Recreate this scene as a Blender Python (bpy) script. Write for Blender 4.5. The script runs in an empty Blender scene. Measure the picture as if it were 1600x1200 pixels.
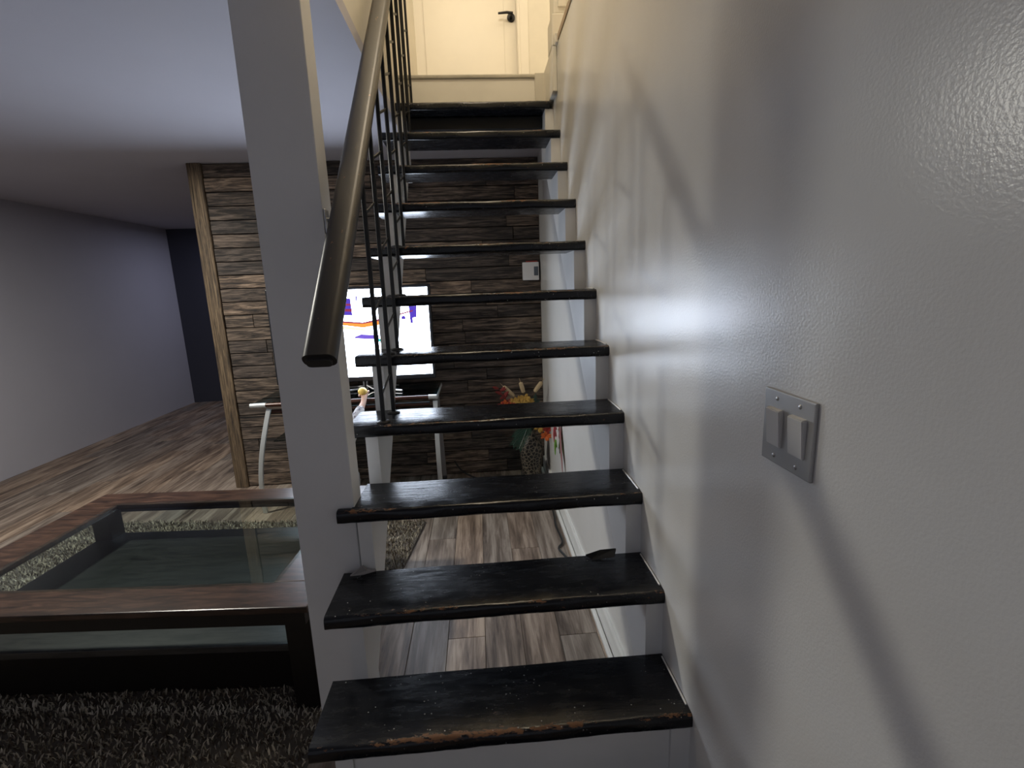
import bpy, bmesh, math, random
import numpy as np
from mathutils import Vector, Matrix
rnd = random.Random(7)
C = bpy.context.scene.collection
SC = bpy.context.scene

# ---------------------------------------------------------------- camera
F_PX, CX, CY, CZ, YAW, PITCH, ROLL = 762.76, -0.4433, -0.9096, 0.9727, -0.0639, -0.1987, 0.0367
Rm = Matrix.Rotation(YAW, 3, 'Z') @ Matrix.Rotation(PITCH, 3, 'X') @ Matrix.Rotation(ROLL, 3, 'Y')
cam_d = bpy.data.cameras.new('camera')
cam = bpy.data.objects.new('camera', cam_d); C.objects.link(cam)
cam_d.sensor_fit = 'HORIZONTAL'; cam_d.sensor_width = 36; cam_d.lens = F_PX / 1600 * 36
cam_d.clip_start = 0.02
M = Matrix((( Rm[0][0], Rm[0][2], -Rm[0][1], CX), (Rm[1][0], Rm[1][2], -Rm[1][1], CY),
            ( Rm[2][0], Rm[2][2], -Rm[2][1], CZ), (0, 0, 0, 1)))
cam.matrix_world = M
SC.camera = cam

# ---------------------------------------------------------------- world, exposure, lights
SC.view_settings.view_transform = 'Standard'; SC.view_settings.look = 'None'
SC.view_settings.gamma = 1; SC.view_settings.exposure = 0.0
try: SC.view_settings.use_curve_mapping = False
except Exception: pass
w = bpy.data.worlds.new('world'); SC.world = w; w.use_nodes = True
w.node_tree.nodes['Background'].inputs[0].default_value = (0.58, 0.60, 0.69, 1)
w.node_tree.nodes['Background'].inputs[1].default_value = 0.40
def lamp(name, typ, loc, power, col, **kw):
    d = bpy.data.lights.new(name, typ); d.energy = power; d.color = col
    for k, v in kw.items(): setattr(d, k, v)
    o = bpy.data.objects.new(name, d); C.objects.link(o); o.location = loc
    return o
L_ROOM = (-2.42, 1.35, 1.765)
lamp('living_room_downlight_light', 'AREA', L_ROOM, 42, (1.0, 0.97, 0.87), shape='DISK', size=0.15)
lamp('upstairs_light', 'POINT', (-0.42, 1.15, 3.75), 50, (1.0, 0.86, 0.66), shadow_soft_size=0.12)
lamp('far_room_light', 'AREA', (-3.05, 5.2, 1.75), 6, (0.72, 0.75, 1.0), shape='DISK', size=0.5)
lamp('upstairs_hall_light', 'POINT', (0.75, 2.3, 3.9), 14, (1.0, 0.84, 0.62), shadow_soft_size=0.12)

# ---------------------------------------------------------------- helpers
def link(name, me, mat, parent=None, world=True):
    o = bpy.data.objects.new(name, me); C.objects.link(o)
    if mat is not None:
        for m_ in (mat if isinstance(mat, (list, tuple)) else [mat]): me.materials.append(m_)
    if parent is not None:
        o.parent = parent
        if world:
            off = Matrix.Identity(4)
            p = parent
            while p is not None:
                off = off @ Matrix.Identity(4); p = p.parent
            me.transform(wm(parent).inverted())
    return o
def wm(o):
    m = o.matrix_basis.copy(); p = o.parent
    while p is not None:
        m = p.matrix_basis @ m; p = p.parent
    return m
def tag(o, label=None, cat=None, group=None, kind=None):
    if label: o['label'] = label
    if cat: o['category'] = cat
    if group: o['group'] = group
    if kind: o['kind'] = kind
    return o
def thing(name, label, cat, loc, rz=0, group=None):
    o = bpy.data.objects.new(name, None); C.objects.link(o)
    o.location = loc; o.rotation_euler = (0, 0, rz); o.empty_display_size = .05
    o.matrix_basis = Matrix.Translation(loc) @ Matrix.Rotation(rz, 4, 'Z')
    return tag(o, label, cat, group)
class MB:
    def __init__(s): s.bm = bmesh.new()
    def box(s, x0, x1, y0, y1, z0, z1, bev=0, seg=2, mat=None):
        r = bmesh.ops.create_cube(s.bm, size=1)
        vs = r['verts']
        for v in vs:
            v.co = Vector(((x0+x1)/2+v.co.x*(x1-x0), (y0+y1)/2+v.co.y*(y1-y0), (z0+z1)/2+v.co.z*(z1-z0)))
        if bev > 0:
            es = list({e for v in vs for e in v.link_edges})
            r = bmesh.ops.bevel(s.bm, geom=es, offset=bev, segments=seg, affect='EDGES', profile=.6)
            vs = r['verts']
        if mat is not None: bmesh.ops.transform(s.bm, matrix=mat, verts=[v for v in vs])
        return s
    def poly(s, pts, ext):                     # prism: polygon pts (3D) extruded by vector ext
        a = [s.bm.verts.new(p) for p in pts]; b = [s.bm.verts.new(Vector(p)+Vector(ext)) for p in pts]
        n = len(a)
        s.bm.faces.new(a); s.bm.faces.new(b[::-1])
        for i in range(n): s.bm.faces.new((a[i], b[i], b[(i+1) % n], a[(i+1) % n]))
        return s
    def tube(s, pts, r, n=10, flat=1.0, up=None):
        pts = [Vector(p) for p in pts]; rings = []
        R = r if isinstance(r, (list, tuple)) else [r]*len(pts)
        ref = Vector(up) if up else Vector((0, 0, 1))
        for i, p in enumerate(pts):
            t = (pts[min(i+1, len(pts)-1)]-pts[max(i-1, 0)]).normalized()
            u = t.cross(ref)
            if u.length < .05: u = t.cross(Vector((1, 0, 0)))
            u.normalize(); v = t.cross(u).normalized()
            rings.append([s.bm.verts.new(p+u*math.cos(k*2*math.pi/n)*R[i]+v*math.sin(k*2*math.pi/n)*R[i]*flat) for k in range(n)])
        for a, b in zip(rings, rings[1:]):
            for k in range(n): s.bm.faces.new((a[k], a[(k+1) % n], b[(k+1) % n], b[k]))
        s.bm.faces.new(rings[0][::-1]); s.bm.faces.new(rings[-1])
        return s
    def sweep(s, pts, prof, up):               # profile [(u,v)] swept along pts; u sideways, v along up
        pts = [Vector(p) for p in pts]; rings = []; up = Vector(up)
        for i, p in enumerate(pts):
            t = (pts[min(i+1, len(pts)-1)]-pts[max(i-1, 0)]).normalized()
            u = t.cross(up).normalized(); v = u.cross(t).normalized()
            rings.append([s.bm.verts.new(p+u*a+v*b) for a, b in prof])
        n = len(prof)
        for a, b in zip(rings, rings[1:]):
            for k in range(n): s.bm.faces.new((a[k], a[(k+1) % n], b[(k+1) % n], b[k]))
        s.bm.faces.new(rings[0][::-1]); s.bm.faces.new(rings[-1])
        return s
    def lathe(s, prof, c, n=28):
        rings = []
        for r, z in prof:
            rings.append([s.bm.verts.new((c[0]+r*math.cos(k*2*math.pi/n), c[1]+r*math.sin(k*2*math.pi/n), c[2]+z)) for k in range(n)])
        for a, b in zip(rings, rings[1:]):
            for k in range(n): s.bm.faces.new((a[k], a[(k+1) % n], b[(k+1) % n], b[k]))
        s.bm.faces.new(rings[0][::-1]); s.bm.faces.new(rings[-1])
        return s
    def ball(s, c, r, sc=(1, 1, 1), sub=2, mat=None):
        q = bmesh.ops.create_icosphere(s.bm, subdivisions=sub, radius=r)
        for v in q['verts']:
            v.co = Vector((v.co.x*sc[0], v.co.y*sc[1], v.co.z*sc[2]))
            if mat: v.co = mat @ v.co
            v.co += Vector(c)
        return s
    def build(s, name, mat, parent=None, smooth=False, world=True):
        bmesh.ops.recalc_face_normals(s.bm, faces=s.bm.faces)
        me = bpy.data.meshes.new(name); s.bm.to_mesh(me); s.bm.free()
        if smooth:
            me.shade_smooth()
            try: me.set_sharp_from_angle(angle=math.radians(40))
            except Exception: pass
        return link(name, me, mat, parent, world)
def curve(pts, k=6):           # smooth curve through the points
    P = [Vector(p) for p in pts]; P = [P[0]*2-P[1]]+P+[P[-1]*2-P[-2]]; out = []
    for i in range(1, len(P)-2):
        for j in range(k):
            t = j/k; out.append(.5*((2*P[i])+(P[i+1]-P[i-1])*t+(2*P[i-1]-5*P[i]+4*P[i+1]-P[i+2])*t*t+(3*P[i]-P[i-1]-3*P[i+1]+P[i+2])*t**3))
    return out+[P[-2]]
def rrect(w, h, r, n=4):
    out = []
    for cx, cy, a0 in ((w/2-r, h/2-r, 0), (-w/2+r, h/2-r, 90), (-w/2+r, -h/2+r, 180), (w/2-r, -h/2+r, 270)):
        for k in range(n+1):
            a = math.radians(a0+90*k/n); out.append((cx+r*math.cos(a), cy+r*math.sin(a)))
    return out

# ---------------------------------------------------------------- materials
def mat(name, col=(.5, .5, .5), rough=.5, metal=0, spec=.5):
    m = bpy.data.materials.new(name); m.use_nodes = True
    b = m.node_tree.nodes['Principled BSDF']
    b.inputs['Base Color'].default_value = (*col, 1); b.inputs['Roughness'].default_value = rough
    b.inputs['Metallic'].default_value = metal; b.inputs['Specular IOR Level'].default_value = spec
    return m
class N:
    def __init__(s, m): s.t = m.node_tree; s.b = s.t.nodes['Principled BSDF']
    def n(s, typ, **kw):
        x = s.t.nodes.new(typ)
        for k, v in kw.items():
            if k.startswith('_'): x.inputs[int(k[1:])].default_value = v
            else: setattr(x, k, v)
        return x
    def l(s, a, b): s.t.links.new(a, b)
    def coords(s, kind='Object', scale=(1, 1, 1), rand=True):
        tc = s.n('ShaderNodeTexCoord'); mp = s.n('ShaderNodeMapping'); mp.inputs['Scale'].default_value = scale
        if rand:
            oi = s.n('ShaderNodeObjectInfo'); ml = s.n('ShaderNodeMath', operation='MULTIPLY', _1=37.0)
            s.l(oi.outputs['Random'], ml.inputs[0])
            ad = s.n('ShaderNodeVectorMath', operation='ADD'); s.l(tc.outputs[kind], ad.inputs[0]); s.l(ml.outputs[0], ad.inputs[1])
            s.l(ad.outputs[0], mp.inputs[0])
        else: s.l(tc.outputs[kind], mp.inputs[0])
        return mp.outputs[0]
    def noise(s, v, sc=5, det=4, rough=.6, dist=0):
        x = s.n('ShaderNodeTexNoise'); x.inputs['Scale'].default_value = sc; x.inputs['Detail'].default_value = det
        x.inputs['Roughness'].default_value = rough; x.inputs['Distortion'].default_value = dist; s.l(v, x.inputs['Vector'])
        return x.outputs['Fac']
    def ramp(s, f, stops):
        x = s.n('ShaderNodeValToRGB'); e = x.color_ramp.elements
        while len(e) < len(stops): e.new(.5)
        for el, (p, c) in zip(e, stops):
            el.position = p; el.color = (*c, 1) if isinstance(c, tuple) else (c, c, c, 1)
        s.l(f, x.inputs[0]); return x.outputs[0]
    def mix(s, f, a, b, mode='MIX'):
        x = s.n('ShaderNodeMix', data_type='RGBA', blend_type=mode)
        for i, v in ((0, f), (6, a), (7, b)):
            if hasattr(v, 'links'): s.l(v, x.inputs[i])
            else: x.inputs[i].default_value = (*v, 1) if isinstance(v, tuple) else v
        return x.outputs[2]
    def math(s, op, a, b=None):
        x = s.n('ShaderNodeMath', operation=op)
        for i, v in ((0, a), (1, b)):
            if v is None: continue
            if hasattr(v, 'links'): s.l(v, x.inputs[i])
            else: x.inputs[i].default_value = v
        return x.outputs[0]
    def bump(s, h, strength=.3, dist=.01):
        x = s.n('ShaderNodeBump'); x.inputs['Strength'].default_value = strength; x.inputs['Distance'].default_value = dist
        s.l(h, x.inputs['Height']); s.l(x.outputs[0], s.b.inputs['Normal']); return x
    def col(s, c): s.l(c, s.b.inputs['Base Color'])
    def rough(s, c): s.l(c, s.b.inputs['Roughness'])

def painted(name, col, rough=.35, bumps=.25, sc=260, dirt=.12, spec=.5):
    m = mat(name, col, rough, spec=spec); n = N(m)
    v = n.coords('Object', rand=False)
    d = n.noise(v, 2.2, 5, .6); dk = tuple(c*(1-dirt) for c in col)
    c = n.mix(n.ramp(d, [(.35, 0.), (.62, 1.)]), dk, col)
    s = n.noise(v, 9, 6, .75)          # small scuffs
    c = n.mix(n.ramp(s, [(.70, 0.), (.76, .55)]), c, tuple(c_*.55 for c_ in col))
    n.col(c)
    a = n.noise(v, sc, 2, .5); b = n.noise(v, 3.0, 2, .5)
    h = n.math('ADD', n.math('MULTIPLY', a, .12), b)
    n.bump(h, bumps, .012)
    return m
M_WALL = painted('wall_paint_gloss', (.70, .69, .665), .27, .22, 230, .06, .55)
M_WHITE = painted('stringer_white_paint', (.74, .73, .71), .33, .15, 90, .10)
M_POST = painted('post_white_paint', (.70, .69, .68), .45, .1, 120, .08)
M_CREAM = painted('upper_wall_paint', (.76, .72, .63), .5, .15, 120, .10)
M_CEIL = painted('ceiling_paint', (.54, .53, .59), .8, .1, 120, .03)
M_DOOR = painted('door_paint', (.80, .76, .68), .4, .1, 60, .04)
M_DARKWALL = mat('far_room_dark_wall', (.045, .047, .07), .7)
M_TRIMW = painted('baseboard_paint', (.78, .78, .75), .35, .12, 60, .10)

def m_tread():
    m = mat('worn_black_gloss_paint', (.008, .009, .012), .28, spec=.36); n = N(m)
    v = n.coords('Object')
    tc = n.n('ShaderNodeTexCoord'); sp = n.n('ShaderNodeSeparateXYZ'); n.l(tc.outputs['Object'], sp.inputs[0])
    # closeness to the nosing's top edge (local y = 0, z = 0)
    dy = n.math('ABSOLUTE', n.math('SUBTRACT', sp.outputs['Y'], .005))
    dz = n.math('ABSOLUTE', sp.outputs['Z'])
    d = n.math('ADD', dy, dz)
    edge = n.ramp(d, [(.003, 1.), (.020, 0.)])
    big = n.noise(n.coords('Object', (1, 1, 1)), 4.5, 3, .6)
    fine = n.noise(n.coords('Object', (1, 2.5, 2.5)), 45, 6, .75)
    wear = n.math('ADD', n.math('MULTIPLY', big, .55), n.math('MULTIPLY', fine, .55))
    thr = n.math('ADD', wear, n.math('MULTIPLY', edge, .160))
    f1 = n.ramp(thr, [(.735, 0.), (.76, 1.)])
    wood = n.mix(fine, (.05, .022, .012), (.23, .11, .05))
    base = n.mix(n.noise(v, 12, 5), (.003, .0035, .005), (.007, .008, .011))
    c = n.mix(f1, base, wood)
    # chips on the front face
    ff = n.noise(n.coords('Object', (1, 1, 1.6)), 26, 4, .7)
    front = n.ramp(sp.outputs['Y'], [(.0, 1.), (.004, 0.)])
    f2 = n.math('MULTIPLY', n.ramp(ff, [(.68, 0.), (.705, 1.)]), front)
    c = n.mix(f2, c, (.13, .055, .03))
    # pale paint flecks and lint
    vo = n.n('ShaderNodeTexVoronoi'); vo.inputs['Scale'].default_value = 60; vo.inputs['Randomness'].default_value = 1
    n.l(n.coords('Object', (1, 1.1, 1)), vo.inputs['Vector'])
    dots = n.ramp(vo.outputs['Distance'], [(.07, 1.), (.12, 0.)])
    sel = n.ramp(n.noise(n.coords('Object', (1, 1, 1)), 9, 2, .5), [(.50, 0.), (.54, 1.)])
    f3 = n.math('MULTIPLY', n.math('MULTIPLY', dots, sel), .75)
    c = n.mix(f3, c, (.42, .42, .40))
    sp2 = n.noise(n.coords('Object', (1, 3, 1)), 120, 3, .6)
    c = n.mix(n.math('MULTIPLY', n.ramp(sp2, [(.70, 0.), (.75, 1.)]), .45), c, (.30, .26, .22))
    n.col(c)
    r = n.ramp(n.noise(n.coords('Object', (1, 4, 1)), 14, 6, .7), [(.3, .17), (.7, .33)])
    n.rough(n.mix(f1, r, (.7, .7, .7)))
    h = n.math('ADD', n.noise(n.coords('Object', (1, 6, 1)), 10, 5, .65), n.math('MULTIPLY', f1, -.25))
    n.bump(h, .16, .004)
    return m
M_TREAD = m_tread()
def m_rail():
    m = mat('rail_worn_black_lacquer', (.02, .018, .017), .42); n = N(m)
    w1 = n.noise(n.coords('Object', (3, 1, 1), rand=False), 16, 5, .7)
    c = n.mix(n.ramp(w1, [(.66, 0.), (.70, 1.)]), (.022, .019, .018), (.22, .11, .055))
    n.col(c); n.bump(w1, .08, .004); return m
M_RAIL = m_rail()
M_IRON = mat('black_iron', (.012, .012, .013), .38, .4)
M_STEEL = mat('brushed_steel', (.45, .45, .46), .35, .9)
M_SILVER = mat('silver_painted_metal', (.62, .64, .64), .3, .35)
M_DKSTEEL = mat('grey_painted_metal', (.20, .19, .19), .4, .4)
M_BLACK = mat('black_plastic', (.01, .01, .012), .35)
M_CORD = mat('black_rubber_cord', (.012, .012, .012), .5)
M_GREYCORD = mat('grey_cord', (.12, .12, .11), .5)

def m_planks():
    m = mat('weathered_dark_planks', (.08, .06, .05), .7); n = N(m)
    oi = n.n('ShaderNodeObjectInfo')
    g = n.noise(n.coords('Object', (1.6, 1, 26)), 3.2, 7, .68, 1.2)
    g2 = n.noise(n.coords('Object', (.9, 1, 9)), 2.6, 3, .6, 2.0)
    k = n.noise(n.coords('Object', (2, 1, 60)), 4, 4, .7)
    a = n.ramp(n.math('ADD', n.math('MULTIPLY', g, .6), n.math('MULTIPLY', g2, .4)),
               [(.38, (.006, .005, .005)), (.47, (.05, .038, .031)), (.57, (.19, .15, .12)), (.68, (.34, .28, .23))])
    tone = n.ramp(oi.outputs['Random'], [(0., (.42, .42, .45)), (.45, (.75, .70, .68)), (.8, (1., .93, .86)), (1., (1.5, 1.35, 1.2))])
    c = n.mix(1., a, tone, 'MULTIPLY')
    c = n.mix(n.ramp(k, [(.60, 0.), (.75, .6)]), c, (.006, .005, .005))
    n.col(c); n.bump(n.math('ADD', g, k), .5, .006)
    return m
M_PLANK = m_planks()
def m_vtrim():
    m = mat('rough_brown_timber', (.12, .08, .05), .75); n = N(m)
    g = n.noise(n.coords('Object', (24, 10, 1.3)), 3, 7, .7, 1.0)
    n.col(n.ramp(g, [(.34, (.02, .014, .01)), (.5, (.11, .075, .045)), (.68, (.24, .17, .10))])); n.bump(g, .5, .006); return m
M_VTRIM = m_vtrim()
def m_floor():
    m = mat('grey_oak_laminate', (.25, .2, .16), .5, spec=.35); n = N(m)
    oi = n.n('ShaderNodeObjectInfo')
    g = n.noise(n.coords('Object', (16, 1.0, 1)), 3.0, 7, .66, .6)
    g2 = n.noise(n.coords('Object', (5, .8, 1)), 2.0, 3, .5, 1)
    a = n.ramp(n.math('ADD', n.math('MULTIPLY', g, .55), n.math('MULTIPLY', g2, .45)),
               [(.38, (.085, .062, .048)), (.49, (.22, .17, .135)), (.60, (.40, .33, .27))])
    tone = n.ramp(oi.outputs['Random'], [(0., (.78, .82, .86)), (.5, (.95, .93, .92)), (1., (1.12, 1.02, .92))])
    n.col(n.mix(1., a, tone, 'MULTIPLY')); n.bump(g, .12, .003); return m
M_FLOOR = m_floor()
M_GAP = mat('dark_joint', (.02, .017, .015), .9)
def m_redwood():
    m = mat('mahogany_veneer', (.07, .025, .016), .25, spec=.4); n = N(m)
    g = n.noise(n.coords('Object', (1.2, 8, 8), rand=False), 5, 6, .65, .8)
    n.col(n.ramp(g, [(.35, (.022, .010, .008)), (.5, (.060, .022, .013)), (.68, (.12, .045, .025))])); n.bump(g, .06, .002); return m
M_RED = m_redwood()
def m_table():
    m = mat('dark_brown_table_veneer', (.04, .02, .014), .3, spec=.4); n = N(m)
    g = n.noise(n.coords('Object', (1.5, 10, 8), rand=False), 5, 6, .65, .8)
    n.col(n.ramp(g, [(.35, (.016, .009, .007)), (.5, (.040, .021, .014)), (.68, (.085, .045, .03))])); n.bump(g, .06, .002); return m
def m_shelf():
    m = mat('blackish_brown_shelf', (.02, .016, .015), .35, spec=.5); n = N(m)
    g = n.noise(n.coords('Object', (1.5, 10, 8), rand=False), 5, 6, .65, .8)
    n.col(n.ramp(g, [(.35, (.012, .011, .012)), (.6, (.035, .031, .030))])); return m
M_SHELF = m_shelf()
M_TABLE = m_table()
M_DARKWOOD = mat('near_black_stained_wood', (.010, .007, .006), .4, spec=.35)
def m_glass(name, tint, k=1.0):
    m = bpy.data.materials.new(name); m.use_nodes = True; t = m.node_tree
    for x in list(t.nodes): t.nodes.remove(x)
    o = t.nodes.new('ShaderNodeOutputMaterial'); mx = t.nodes.new('ShaderNodeMixShader')
    tr = t.nodes.new('ShaderNodeBsdfTransparent'); gl = t.nodes.new('ShaderNodeBsdfGlossy'); lw = t.nodes.new('ShaderNodeLayerWeight'); lw.inputs[0].default_value = .5
    tr.inputs[0].default_value = (*tint, 1); gl.inputs['Roughness'].default_value = .02
    pw = t.nodes.new('ShaderNodeMath'); pw.operation = 'POWER'; pw.inputs[1].default_value = 5; t.links.new(lw.outputs['Facing'], pw.inputs[0])
    ma = t.nodes.new('ShaderNodeMath'); ma.operation = 'MULTIPLY_ADD'; ma.inputs[1].default_value = .93; ma.inputs[2].default_value = .05; t.links.new(pw.outputs[0], ma.inputs[0])
    t.links.new(ma.outputs[0], mx.inputs[0]); t.links.new(tr.outputs[0], mx.inputs[1]); t.links.new(gl.outputs[0], mx.inputs[2])
    t.links.new(mx.outputs[0], o.inputs[0]); return m
M_GLASS = m_glass('clear_greenish_glass', (.86, .93, .92))
M_TGLASS = m_glass('smoked_teal_glass', (.30, .40, .42))
def emis(name, col, s):
    m = bpy.data.materials.new(name); m.use_nodes = True; b = m.node_tree.nodes['Principled BSDF']
    b.inputs['Base Color'].default_value = (.02, .02, .02, 1); b.inputs['Emission Color'].default_value = (*col, 1)
    b.inputs['Emission Strength'].default_value = s; b.inputs['Roughness'].default_value = .3; return m
TV = 13.0

# ---------------------------------------------------------------- stair numbers
H, RUN, T, W = .19, .1816, .0373, .8581
FZ, YW, ZC = -.375, 2.52, 1.80          # floor, plank wall, ceiling
D = RUN + .0125
def ti(i): return (i-1)*RUN, (i-1)*H
XS = -.807, -.769                        # left stringer
XR = -.045, 0.0                          # right stringer
ZL = 2.09                                # landing floor
YD = 3.2                                 # upstairs door wall

# ---------------------------------------------------------------- floor with planks
X0, Y0, Y1 = -4.2, -2.6, 5.6
fl = MB().box(X0-.05, .12, Y0, Y1, FZ-.06, FZ-.009).build('floor', M_GAP); tag(fl, kind='structure')
PW, PL = .146, 1.22
col_i = 0; x = -.038
xs = [0.0, -.038]
while xs[-1] > X0: xs.append(xs[-1]-PW)
meshes = {}
def plank_mesh(wd, ln):
    k = (round(wd, 3), round(ln, 3))
    if k not in meshes:
        b = MB().box(-wd/2, wd/2, -ln/2, ln/2, -.009, 0, .0012, 1)
        bmesh.ops.recalc_face_normals(b.bm, faces=b.bm.faces)
        me = bpy.data.meshes.new('plank'); b.bm.to_mesh(me); b.bm.free(); me.materials.append(M_FLOOR); meshes[k] = me
    return meshes[k]
for ci in range(len(xs)-1):
    xa, xb = xs[ci+1], xs[ci]
    st = {1: .755, 4: .785, 2: .2, 3: 1.25, 5: .35, 6: 1.0}.get(ci, rnd.uniform(0, PL))
    y = st - math.ceil((st-Y0)/PL)*PL
    while y < Y1:
        a, b = max(y, Y0), min(y+PL, Y1)
        if b-a > .02:
            o = bpy.data.objects.new('plank', plank_mesh(xb-xa-.0014, b-a-.0014)); C.objects.link(o)
            o.parent = fl; o.location = ((xa+xb)/2, (a+b)/2, FZ)
        y += PL

# ---------------------------------------------------------------- walls, ceiling
def struct(name, mb, m, **k): return tag(mb.build(name, m, **k), kind='structure')
struct('wall_right', MB().box(0, .12, Y0, YW+.1, FZ-.05, 2.10), M_WALL)
# back wall carrying the boards
wb = struct('wall_back', MB().box(-2.205, 0, YW+.014, YW+.12, FZ-.009, ZC), M_GAP)
ROWH = .0868
z = ZC; r_i = 0
rows = []
while z > FZ+.01:
    h_ = ROWH
    rows.append((max(z-h_, FZ), z)); z -= h_
for (za, zb) in rows:
    xl = -2.14
    x = xl - rnd.uniform(0, .5)
    while x < 0:
        ln = rnd.choice([.45, .6, .75, .9, 1.2]); a, b = max(x, xl), min(x+ln, 0)
        if b-a < .06 and b < 0: x += ln; continue
        pr = rnd.uniform(0, .007)
        if b-a > .02:
            MB().box(a+.0012, b-.0012, YW-pr, YW+.014, za+.0028, zb-.0028, .002, 1).build('plank', M_PLANK, wb)
        x += ln
# left end of the board wall: raw timber trims
tr = MB().box(-2.21, -2.14, YW-.022, YW+.02, FZ, ZC, .004, 1).build('trim_1', M_VTRIM); tag(tr, kind='structure')
tr = MB().box(-2.226, -2.208, YW-.02, YW+.125, FZ, ZC, .003, 1).build('trim_2', M_VTRIM); tag(tr, kind='structure')
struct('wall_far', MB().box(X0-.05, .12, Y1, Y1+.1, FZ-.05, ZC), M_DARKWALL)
struct('wall_left', MB().box(X0-.12, X0, Y0, Y1, FZ-.05, ZC), M_CEIL)
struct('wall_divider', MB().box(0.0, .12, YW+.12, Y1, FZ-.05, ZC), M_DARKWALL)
# ceiling slab with the stairwell opening (x -.81..0, y -.35..2.0)
ce = MB()
ce.box(X0-.12, -.81, Y0, Y1+.1, ZC, ZC+.05)
ce.box(-.81, .12, Y0, .15, ZC, ZC+.05)  # unseen near edge, pulled in to hold upstairs light off the near wall
ce.box(-.81, .0, 2.0, Y1+.1, ZC, ZC+.05)
struct('ceiling', ce, M_CEIL)
# stairwell shaft upstairs
struct('wall_stairwell', MB().box(-.93, -.81, .05, YD+.1, ZC+.05, 4.25), M_CREAM)
struct('wall_stairwell_front', MB().box(-.81, 1.3, .05, .15, ZC+.05, 4.25), M_CREAM)
struct('wall_upstairs', MB().box(-.95, -.86, YD, YD+.12, ZL, 4.25).box(-.86, -.035, YD, YD+.12, 4.12, 4.25).box(-.035, 1.4, YD, YD+.12, ZL, 4.25), M_CREAM)
struct('wall_hall', MB().box(1.3, 1.4, .05, YD+.12, 2.0, 4.25), M_CREAM)
struct('ceiling_upstairs', MB().box(-.95, 1.4, .05, YD+.12, 4.25, 4.33), M_CREAM)
# landing floor and its front
struct('floor_landing', MB().box(-.81, 0, 2.005, YD, ZC+.05, ZL-.02).box(.12, 1.3, .15, YD, ZL-.15, ZL), M_CREAM)
lf = struct('trim_3', MB().box(-.81, -.0, 1.985, YD, ZL-.02, ZL, .006, 2), painted('worn_pale_threshold', (.50, .46, .37), .5, .5, 60, .5))
struct('trim_4', MB().box(-.81, -.001, 1.993, 2.006, 1.90, ZL-.019, .002, 1), M_CREAM)
struct('fascia_shade', MB().box(-.075, -.001, 1.975, 1.994, 1.90, ZL+.0, .002, 1), painted('painted_shade_cream', (.60, .56, .47), .5, .3, 60, .3))  # shadow at the fascia's right end, put in as a darker cream strip
# top of the right wall: wood cap, newel and upstairs balusters
g = thing('stair_guard', 'upstairs wooden guard rail cap with white newel at top right of stairwell', 'railing', (.03, 1.70, 2.10))
MB().box(-.004, .07, .16, 1.655, 2.101, 2.135, .006, 2).build('cap_rail', mat('tan_varnished_wood', (.30, .19, .10), .35), g)
MB().box(-.012, .075, 1.655, 1.69, 2.095, 2.14, .004, 1).build('end_block', M_CREAM, g)
MB().box(-.022, .08, 1.70, 1.84, 2.101, 2.24, .004, 1).build('newel_base', M_CREAM, g)
MB().box(-.012, .07, 1.71, 1.83, 2.24, 4.25, .010, 2).box(.01, .05, 1.703, 1.712, 2.27, 4.2, .002, 1).build('newel_post', M_CREAM, g)
for k in range(6):
    y = 1.50-.24*k
    MB().box(.025, .04, y, y+.015, 2.134, 3.0, .002, 1).build('baluster', M_IRON, g)
MB().box(0, .065, .16, 1.715, 3.0, 3.05, .012, 2).build('handrail', M_RAIL, g)
struct('trim_6', MB().box(-.022, .0, 1.70, 1.99, 1.90, 2.10, .003, 1), M_CREAM)
# upstairs door
dr = MB().box(-.86, -.035, YD+.03, YD+.07, ZL+.01, 4.11, .003, 1).build('door_1', M_DOOR); tag(dr, kind='structure')
for (za, zb) in ((2.2, 4.0),):
    MB().box(-.74, -.14, YD+.022, YD+.031, za, zb, .004, 2).build('door_panel', M_DOOR, dr)
tag(MB().box(-.885, -.845, YD-.02, YD+.04, ZL, 4.14, .005, 2).build('door_frame', M_DOOR, dr), 'left casing of the cream door')
tag(MB().box(-.05, .04, YD-.02, YD+.02, ZL, 4.14, .005, 2).box(-.045, -.025, YD-.03, YD+.04, ZL, 4.12, .003, 1).build('door_frame', M_DOOR, dr), 'right casing of the cream door')
hd = MB().tube([(-.085, YD+.03, 2.95), (-.085, YD+.02, 2.95)], .030, 20).tube([(-.085, YD+.02, 2.95), (-.085, YD-.03, 2.95)], .011, 12).tube([(-.075, YD-.03, 2.953), (-.12, YD-.034, 2.957), (-.185, YD-.03, 2.953)], [.011, .009, .007], 10).build('door_handle', M_IRON, dr, smooth=True)
tag(hd, 'black lever handle')

# baseboard, shoe moulding on the right wall beneath the stair
bb = MB().sweep([(0, -.2, 0), (0, YW, 0)], [(-0.0, FZ), (-.0, FZ+.105), (.008, FZ+.105), (.013, FZ+.092), (.013, FZ)][::-1], (0, 0, 1))
for v in bb.bm.verts: v.co.x = -abs(v.co.x)
struct('baseboard_right', bb, M_TRIMW)
sh = MB().box(-.033, -.0165, -.2, YW-.01, FZ, FZ+.022, .006, 3)
struct('trim_7', sh, M_TRIMW)

# ---------------------------------------------------------------- post
post = MB().box(-.977, -.815, .392, .474, FZ, ZC, .003, 2).build('support_post', M_POST)
tag(post, 'tall white painted square support post left of the black treads', 'post')

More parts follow.
